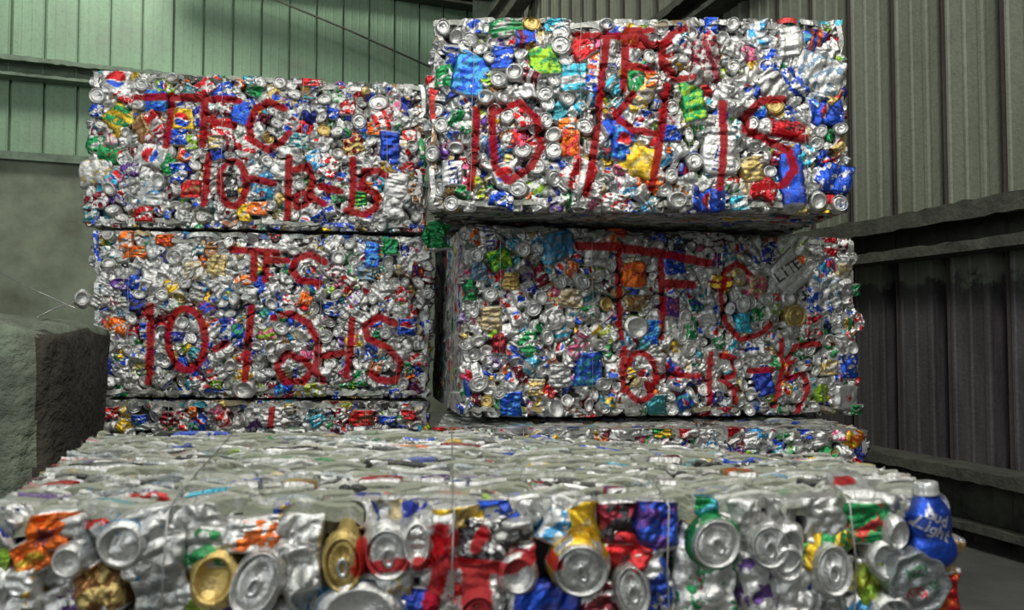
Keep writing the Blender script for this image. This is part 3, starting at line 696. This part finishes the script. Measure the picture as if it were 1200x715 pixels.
for x, y, r in [(114, 113, 18), (160, 122, 19), (148, 156, 12), (165, 100, 18), (325, 146, 14), (421, 144, 18), (443, 122, 22), (200, 92, 14), (305, 97, 15), (327, 98, 15), (345, 112, 15), (380, 118, 15), (188, 212, 16), (395, 155, 15), (315, 190, 16), (488, 254, 13), (340, 225, 16), (260, 243, 15), (130, 222, 16), (440, 200, 15)]:
    H(x, y, r, r * (.75 + .25 * ((x * 7) % 5) / 4), (x * 37) % 360, 'silver', 'base' if (x + y) % 4 == 0 else 'lid')

H = ML.hero
for a in [(151, 281, 16, 24, 0, 'orange'), (162, 295, 24, 16, 0, 'orange', 'side', 'tan'), (230, 318, 22, 22, 0, 'tan'), (255, 312, 20, 26, 0, 'tan', 'side', 'gold'), (162, 331, 16, 26, 70, 'blue'), (140, 333, 20, 12, 0, 'purple'), (436, 300, 16, 30, 0, 'blue', 'side', 'sky'), (457, 291, 16, 18, 0, 'green', 'side', 'teal'),
          (137, 382, 16, 26, 70, 'orange'), (170, 388, 12, 18, 0, 'blue'), (116, 430, 20, 22, 0, 'blue', 'side', 'deep'), (421, 442, 16, 18, 0, 'green'), (387, 361, 16, 18, 0, 'blue'), (358, 352, 14, 16, 70, 'orange'), (501, 383, 12, 18, 0, 'blue'), (477, 383, 22, 20, 0, 'blue', 'side', 'silver', 'round'), (368, 456, 26, 14, 0, 'olive'),
          (470, 346, 12, 18, 0, 'red'), (452, 446, 14, 14, 0, 'purple'), (310, 345, 14, 18, 30, 'blue'), (105, 400, 14, 20, 0, 'deep'), (474, 295, 8, 20, 0, 'deep'), (427, 318, 18, 22, 0, 'bluegrey', 'side', 'gold'), (417, 332, 10, 12, 0, 'lime'), (215, 297, 22, 18, 0, 'silver'), (195, 281, 16, 14, 0, 'orange', 'side', 'red'), (250, 293, 16, 20, 0, 'brown'),
          (292, 328, 16, 12, 0, 'orange'), (316, 302, 10, 14, 0, 'yellow'), (265, 390, 14, 16, 0, 'blue'), (205, 395, 20, 10, 0, 'deep'), (228, 415, 14, 16, 0, 'teal'), (110, 440, 14, 20, 0, 'maroon'), (490, 420, 22, 14, 0, 'red', 'side', 'silver'), (250, 452, 12, 10, 0, 'lime'), (127, 340, 14, 14, 0, 'silver'), (478, 430, 10, 12, 0, 'green'), (463, 460, 12, 12, 0, 'blue')]:
    H(*a)
for x, y, r in [(270, 283, 15), (410, 287, 14), (397, 303, 15), (207, 301, 17), (222, 319, 15), (192, 345, 14), (165, 345, 14), (490, 332, 15), (501, 345, 14), (500, 313, 14), (127, 405, 17), (270, 430, 17), (219, 331, 14), (330, 385, 18), (150, 410, 14), (345, 295, 14), (436, 350, 13), (395, 345, 14), (180, 365, 13), (382, 395, 14), (275, 350, 15), (452, 390, 13), (320, 420, 14)]:
    H(x, y, r, r * (.7 + .3 * ((x * 7) % 5) / 4), (x * 37) % 360, 'silver', 'base' if (x + y) % 4 == 0 else 'lid')
ML.hero(285, 457, 22, 20, 0, 'white', 'base', 'silver', None, .022)

H = MR.hero
for a in [(657, 288, 36, 34, 20, 'bluegrey', 'side', 'sky'), (586, 304, 26, 24, 20, 'green', 'side', 'lime'), (598, 330, 20, 20, 0, 'gold', 'side', 'yellow'), (632, 322, 18, 30, 30, 'maroon', 'side', 'silver'), (724, 270, 20, 18, 0, 'orange', 'side', 'red'), (742, 322, 28, 30, 0, 'orange', 'side', 'red'), (790, 309, 26, 28, 0, 'blue'),
          (744, 355, 30, 20, 0, 'brown', 'side', 'tan'), (762, 390, 18, 30, -10, 'blue', 'side', 'sky'), (616, 402, 22, 30, 0, 'green'), (689, 432, 32, 40, 0, 'teal', 'side', 'blue'), (598, 474, 24, 28, 0, 'blue', 'side', 'sky'), (627, 455, 20, 20, 0, 'gold'), (575, 373, 24, 28, 0, 'tan'), (923, 322, 38, 40, 45, 'white', 'side', 'white', 'none', .012, (0, 0), 1.8, .3),
          (930, 286, 36, 26, 0, 'silver', 'side', 'lime'), (955, 355, 17, 36, 0, 'blue'), (953, 382, 22, 30, 10, 'red', 'side', 'silver', 'band'), (868, 378, 18, 24, 0, 'cyan', 'side', 'sky'), (994, 430, 24, 28, 0, 'blue'), (990, 466, 30, 30, 0, 'silver', 'side', 'white', 'star'), (891, 446, 22, 36, 10, 'deep', 'side', 'blue'), (767, 474, 22, 24, 0, 'teal', 'side', 'green'),
          (784, 360, 20, 24, 0, 'purple', 'side', 'pink'), (584, 402, 16, 26, 0, 'maroon', 'side', 'red'), (690, 364, 22, 12, 0, 'green'), (836, 370, 11, 22, 0, 'blue'), (712, 392, 18, 20, 40, 'olive'), (629, 316, 12, 18, 0, 'green'), (612, 380, 10, 18, 0, 'sky'), (558, 278, 14, 20, 0, 'orange', 'side', 'silver'), (573, 279, 20, 24, 0, 'silver', 'side', 'white'),
          (562, 318, 18, 22, 0, 'bluegrey'), (866, 325, 20, 20, 0, 'gold', 'side', 'silver'), (888, 335, 24, 22, 0, 'tan', 'side', 'pink'), (905, 365, 18, 24, 0, 'silver', 'side', 'lime'), (900, 300, 14, 16, 0, 'deep'), (840, 400, 14, 18, 0, 'green'), (858, 410, 12, 22, 0, 'cyan'), (808, 385, 14, 26, 0, 'green'), (975, 290, 16, 22, 0, 'red', 'side', 'white', 'band'), (990, 322, 18, 26, 0, 'tan', 'side', 'silver'),
          (972, 345, 28, 36, 0, 'silver', 'side', 'bluegrey'), (1003, 340, 10, 12, 0, 'green'), (1008, 378, 8, 18, 0, 'red'), (1000, 480, 14, 12, 0, 'green'), (960, 460, 14, 20, 0, 'lime'), (970, 430, 20, 18, 0, 'gold'), (650, 372, 20, 24, 30, 'silver', 'side', 'white'), (668, 350, 30, 22, 0, 'tan', 'side', 'white'), (640, 310, 10, 24, 0, 'cyan'), (655, 440, 26, 26, 0, 'dull'),
          (552, 340, 14, 26, 0, 'green', 'side', 'black'), (700, 300, 30, 26, 0, 'silver'), (840, 282, 26, 30, 0, 'silver', 'side', 'maroon'), (810, 270, 26, 16, 0, 'dull')]:
    H(*a)
for x, y, r in [(744, 384, 27), (558, 299, 18), (612, 293, 17), (796, 395, 17), (805, 408, 18), (842, 350, 15), (802, 383, 17), (868, 356, 19), (895, 352, 17), (922, 350, 16), (878, 355, 15), (893, 383, 15), (800, 372, 18), (560, 450, 22), (585, 460, 18), (650, 478, 24), (640, 395, 18), (624, 362, 18), (925, 405, 18), (945, 410, 15), (700, 405, 16), (705, 450, 18), (680, 330, 20), (996, 408, 16), (705, 478, 16), (574, 345, 16), (560, 400, 16), (655, 330, 17), (770, 290, 16), (930, 465, 17)]:
    H(x, y, r, r * (.75 + .25 * ((x * 7) % 5) / 4), (x * 37) % 360, 'silver' if x != 744 else 'lime', 'base' if (x + y) % 4 == 0 else 'lid')
H(930, 371, 24, 24, 0, 'gold', 'lid', 'gold')

for a in [(862, 505, 36, 20, 90, 'red'), (775, 505, 22, 16, 0, 'green', 'side', 'yellow'), (808, 505, 22, 14, 0, 'red'), (945, 506, 16, 16, 0, 'blue'), (983, 508, 16, 16, 0, 'pink'), (924, 512, 12, 12, 0, 'green'), (1000, 512, 20, 26, -40, 'yellow', 'side', 'orange'), (1004, 545, 12, 20, 30, 'red'), (960, 515, 20, 20, 0, 'silver'), (880, 515, 18, 18, 0, 'silver'), (740, 504, 20, 14, 0, 'silver'),
          (515, 506, 14, 24, 0, 'red', 'side', 'orange'), (535, 505, 14, 20, 0, 'orange', 'side', 'silver')]:
    LR.hero(*a)
for a in [(423, 489, 26, 18, 0, 'red', 'side', 'brown'), (400, 487, 16, 20, 0, 'maroon'), (373, 492, 18, 12, 30, 'cyan'), (455, 492, 18, 12, 0, 'blue'), (200, 490, 24, 16, 0, 'maroon', 'side', 'silver'), (165, 492, 16, 12, 0, 'blue'), (170, 500, 16, 10, 0, 'teal'), (480, 484, 16, 12, 0, 'red'), (130, 485, 18, 14, 0, 'red', 'side', 'silver'), (318, 488, 26, 22, 0, 'white'), (226, 483, 10, 12, 0, 'orange'), (340, 478, 10, 12, 0, 'yellow')]:
    LL.hero(*a)

H = FB.hero
T0 = (0.05, 0.03)
for a in [(62, 622, 46, 46, 0, 'orange', 'side', 'maroon'), (38, 652, 40, 36, 30, 'orange', 'side', 'yellow'), (88, 640, 34, 70, 10, 'dull', 'side', 'white'), (118, 690, 44, 60, 20, 'brown', 'side', 'gold'), (30, 700, 30, 60, 5, 'white', 'side', 'yellow'), (175, 640, 70, 84, 20, 'silver', 'side', 'sky'), (190, 675, 60, 90, 5, 'dull', 'side', 'grey'),
          (350, 645, 50, 80, 0, 'dull', 'side', 'white'), (300, 625, 60, 44, 0, 'silver', 'side', 'orange'), (500, 640, 46, 60, 0, 'silver', 'side', 'dull'), (515, 660, 44, 100, 3, 'red', 'side', 'silver'), (558, 632, 58, 54, 0, 'black', 'side', 'silver'), (600, 628, 46, 44, 0, 'dull', 'side', 'black'), (565, 690, 50, 70, 0, 'silver', 'side', 'dull'),
          (538, 605, 54, 22, 0, 'yellow', 'side', 'gold'), (450, 690, 60, 50, 0, 'silver', 'side', 'gold'), (490, 705, 40, 34, 0, 'deep', 'side', 'blue'), (645, 702, 44, 90, 90, 'blue', 'side', 'deep'), (680, 612, 36, 50, 10, 'yellow', 'side', 'gold'), (652, 612, 28, 46, -30, 'white', 'side', 'sky'), (720, 612, 42, 46, 0, 'maroon', 'side', 'black'),
          (768, 612, 46, 54, 0, 'purple', 'side', 'blue'), (733, 650, 46, 56, 60, 'red', 'side', 'maroon'), (605, 658, 36, 40, 0, 'maroon', 'side', 'silver'), (765, 680, 36, 70, 10, 'silver', 'side', 'blue'), (822, 660, 64, 110, -6, 'silver', 'side', 'green'), (825, 682, 54, 60, 0, 'white', 'side', 'green', 'star'), (825, 592, 26, 30, 80, 'green', 'side', 'cyan'), (890, 685, 46, 84, 5, 'silver', 'side', 'purple'),
          (948, 690, 16, 90, 35, 'blue', 'side', 'deep'), (912, 605, 36, 44, 0, 'dull', 'side', 'silver'), (960, 600, 44, 54, 10, 'dull', 'side', 'silver'), (965, 640, 40, 60, -40, 'green', 'side', 'yellow', 'stripe'), (1016, 612, 50, 50, 0, 'green', 'side', 'red'), (1016, 683, 32, 56, 3, 'olive', 'side', 'lime'), (960, 705, 46, 60, 0, 'silver', 'side', 'dull'),
          (925, 690, 40, 60, 0, 'silver', 'side', 'white'), (1104, 652, 30, 44, -15, 'pink', 'side', 'gold'), (1104, 700, 34, 60, 5, 'red', 'side', 'orange'), (987, 672, 24, 40, 0, 'yellow', 'side', 'silver'), (870, 615, 34, 56, 0, 'dull', 'side', 'silver'), (245, 640, 50, 44, 0, 'dull', 'side', 'green'), (230, 705, 40, 40, 0, 'white', 'side', 'lime'), (123, 706, 26, 20, 0, 'deep'), (700, 700, 40, 40, 0, 'silver', 'side', 'maroon')]:
    H(*a)
for a in [(150, 635, 48, 50, 0, 'sky', 'base'), (90, 652, 34, 36, 0, 'silver', 'base'), (257, 672, 48, 60, -10, 'gold', 'base', 'gold'), (305, 676, 50, 74, -25, 'silver', 'lid'), (405, 654, 42, 62, 0, 'gold', 'lid', 'gold'), (456, 643, 50, 58, 10, 'silver', 'lid'), (424, 712, 84, 62, 0, 'sky', 'base'),
          (677, 662, 60, 60, 20, 'yellow', 'lid'), (490, 632, 30, 52, 0, 'dull', 'base'), (736, 685, 36, 56, 10, 'dull', 'lid'), (832, 631, 56, 52, 30, 'green', 'lid'), (893, 635, 42, 48, 0, 'silver', 'lid'), (915, 640, 32, 54, -10, 'silver', 'base'), (915, 655, 32, 40, 0, 'silver', 'base'), (966, 662, 40, 54, 0, 'silver', 'lid'), (1041, 622, 26, 36, 0, 'silver', 'base'), (1030, 652, 38, 42, 0, 'silver', 'base'), (1035, 712, 40, 36, 0, 'silver', 'base'), (605, 668, 40, 44, 0, 'red', 'base'), (560, 715, 44, 50, 0, 'silver', 'lid')]:
    h = H(*a, lift=.010) if len(a) == 8 else H(*a[:7], a[7] if len(a) > 7 else 'silver', lift=.010)
u_, v_ = FB.px2uv(1063, 678)
it = FB.put(shape_disc(FB.rg, C['grey'], .0375), u_, v_, .022, 0, (0, 0), 'side', 'grey'); it['hero'] = True; FB.heroes.append((u_ * FB.W, v_ * FB.H, .034))

for b in (UL, ML, LL, UR, MR, LR, FB):
    if b in (LL, LR): b.hide_below = 512
    b.core(); b.fill(vmin=(.10 if b is FB else 0), lid_share=.36 if b is not FB else .42)
    for sd in ('top', 'bottom', 'left', 'right'):
        if b is FB: b.layers(sd, step=.0075 if sd == 'top' else .018, dust=1.0 if sd == 'top' else .3, rough=.007 if sd == 'top' else .006, seg=10, plen=(.02, .12) if sd == 'top' else (.04, .12))
        else: b.layers(sd, step=.012 if (b is MR and sd == 'left') else .018, dust=.5 if sd in ('top', 'bottom') else .1, plen=(.05, .16), coverage=1.0)
    b.build(tabs=b is FB)
for b, us in ((UL, (.12, .38, .62, .88)), (ML, (.10, .36, .66, .9)), (UR, (.1, .36, .62, .9)), (MR, (.08, .3, .62, .9)), (LL, (.2, .8)), (LR, (.2, .8))):
    for u in us: b.loop(u, off=.012, r=.0008)
for u, du in ((.17, .01), (.47, .0), (.70, -.005), (.905, -.012)): FB.loop(u, off=.018, r=.0010, du=du)

# loose crushed sheets lying on the top front edge of the nearest bale
rg = np.random.default_rng(5)
def flap(px, py, wpx, dep, col, col2, rise=.008, tip=.0, deco=None, name='flattened_can', label=None):
    u, _ = FB.px2uv(px, 590); m = .95 / F
    sh = shape_side(rg, C[col], C[col2], wpx * m, dep, 26, 16, crumple=1.0, deco=deco)
    P, Fq, c1, c2, am = sh
    z = P[:, 2] * .35; P = np.stack([P[:, 0], z, P[:, 1]], 1)   # lay it flat
    r = ray(px, py); zt = FB.q[0][2] + rise; k = (zt - CAMZ) / r[2]; c = r * k + np.array([0, 0, CAMZ])
    X = np.outer(P[:, 0], FB.ex) + np.outer(P[:, 1] + P[:, 2] * tip, FB.ey) + np.outer(P[:, 2], FB.ez)
    coat = np.stack([np.zeros(len(P)), np.full(len(P), .7 if col in ('dull', 'silver', 'grey') else .05), am], 1)
    o = link_mesh(name, X, Fq, CAN, FB.root, c1, c2, coat); o.location = c - FB.base
    if label: o['label'] = label
flap(1000, 566, 42, .050, 'white', 'red', .014, -.35, 'spot', label='white flattened can with a red spot')
flap(1066, 572, 60, .040, 'dull', 'silver', .008)
for px, w_, c_ in ((940, 60, 'dull'), (860, 44, 'grey'), (770, 70, 'dull'), (660, 50, 'grey'), (590, 36, 'silver'), (505, 60, 'grey'), (420, 44, 'dull'), (345, 60, 'grey'), (255, 44, 'dull'), (185, 70, 'grey'), (95, 80, 'dull'), (30, 60, 'grey')):
    flap(px, 584 + rg.uniform(-5, 3), w_, rg.uniform(.018, .032), c_, 'dull', rg.uniform(.000, .005), rg.uniform(-.1, .1))
for px, py, w_, c_, d_ in ((70, 567, 30, 'red', 'silver'), (290, 563, 26, 'blue', 'white'), (445, 561, 40, 'red', 'white'), (510, 558, 22, 'purple', 'white'), (630, 566, 14, 'red', 'white'), (720, 571, 18, 'blue', 'red'), (780, 561, 14, 'white', 'dull'), (865, 552, 26, 'orange', 'tan'), (350, 565, 26, 'gold', 'red'), (540, 562, 16, 'blue', 'silver'),
                           (430, 552, 26, 'dull', 'lime'), (180, 567, 12, 'sky', 'silver'), (780, 536, 30, 'maroon', 'silver'), (655, 553, 26, 'grey', 'purple'), (345, 503, 20, 'green', 'dull'), (425, 500, 12, 'blue', 'dull'), (1005, 548, 30, 'silver', 'dull'), (950, 553, 60, 'dull', 'silver'), (120, 545, 60, 'black', 'grey'), (250, 555, 80, 'grey', 'black'), (340, 526, 46, 'black', 'grey')):
    flap(px, py, w_ * (1.2 + (590 - py) / 110), .028, c_, d_, .008, .0)

# the blue aluminium bottle pressed into the front right corner
def bottle():
    rg = np.random.default_rng(8); b = FB
    B = C['blue']; S = C['silver']; D = C['deep']
    prof = [(.001, -.046, D), (.012, -.048, D), (.020, -.046, B), (.024, -.040, B)]
    prof += [(.0262 - .0035 * math.exp(-((i - 22) / 7) ** 2), -.034 + .00096 * i, B) for i in range(50)]
    prof += [(.0235, .015, B), (.019, .022, B), (.015, .027, B), (.0125, .031, B), (.0115, .034, S), (.011, .036, S)]
    P, Fq, cc = lathe_crumple(rg, prof, 150, 1.1)
    P[:, 2] *= .8
    a = math.radians(4); R = np.array([[math.cos(a), -math.sin(a), 0], [math.sin(a), math.cos(a), 0], [0, 0, 1]]); P = P @ R.T
    u, v = b.px2uv(1087, 613); org = b.face(u, v, .004)
    st = P[:, :2] + np.array([u * b.W, v * b.H])
    for txt, cx, cy, hh in (('Bud', 1088, 602, 12), ('Light', 1084, 616, 12)):
        for pl in word(txt, cx, cy, hh, 27, .22):
            q = np.array([b.px2st(x, y) for x, y in pl]); m = (seg_dist(st, q) < .0011) & (P[:, 2] > 0); cc[m] = C['white']
    X = org + np.outer(P[:, 0], b.ex) + np.outer(P[:, 1], b.ey) + np.outer(P[:, 2], b.ez); c = X.mean(0)
    n = len(P); o = link_mesh('aluminium_bottle', X - c, Fq, CAN, b.root, cc, cc, np.zeros((n, 3))); o.location = c - b.base; o['label'] = 'blue crushed aluminium bottle with white lettering'
    pr = [(.0001, .047, S), (.0105, .047, S), (.0122, .0455, S), (.0125, .040, S), (.0122, .036, S), (.0130, .0345, S), (.0128, .033, S)]
    P, Fq, cc = lathe_crumple(rg, pr, 40, .0)
    P[:, 0] += .0006 * np.sign(np.sin(np.arctan2(P[:, 2], P[:, 0]) * 20)); P = P @ R.T
    X = org + np.outer(P[:, 0], b.ex) + np.outer(P[:, 1], b.ey) + np.outer(P[:, 2], b.ez)
    link_mesh('bottle_cap', X - c, Fq, CAP, o)
bottle()

# ------------------------------------------------------------------ small loose things
def loose(name, sh, px, py, Y, label, cat, ang=0, tilt=0):
    P, Fq, c1, c2, am = sh; ca, sa = math.cos(ang), math.sin(ang)
    P = P @ np.array([[ca, -sa, 0], [sa, ca, 0], [0, 0, 1]]).T; P = P @ np.array([[math.cos(tilt), 0, math.sin(tilt)], [0, 1, 0], [-math.sin(tilt), 0, math.cos(tilt)]]).T
    X = np.stack([P[:, 0], -P[:, 2], P[:, 1]], 1)
    o = link_mesh(name, X, Fq, CAN, None, c1, c2, np.stack([np.zeros(len(P)), np.zeros(len(P)), am], 1)); o.location = at(px, py, Y)
    props(o, label, cat); return o
rg = np.random.default_rng(3)
loose('crushed_can', shape_side(rg, C['green'], C['green'], .085, .100, 34, 38, crumple=1.7), 509, 277, 2.66, 'crumpled dark green can wedged in the gap between the two stacks', 'can')
rg = np.random.default_rng(4)
loose('can_end', shape_end(rg, C['silver'], C['silver'], True, 32, .80, .92), 96, 350, 2.86, 'silver can end on a loose wire beside the middle left bale', 'can', 0, .5)
w1 = tube('loose_wire', [at(44, 372, 2.1), at(66, 361, 2.4), at(92, 352, 2.83)], .0022, WIRE); props(w1, 'short bent wire rising from the dusty block to the silver can end', 'wire')
w2 = tube('loose_wire', [at(-10, 315, 3.3), at(40, 340, 3.15), at(88, 361, 3.02)], .0018, WIRE); props(w2, 'long thin wire slanting down to the middle left bale', 'wire')
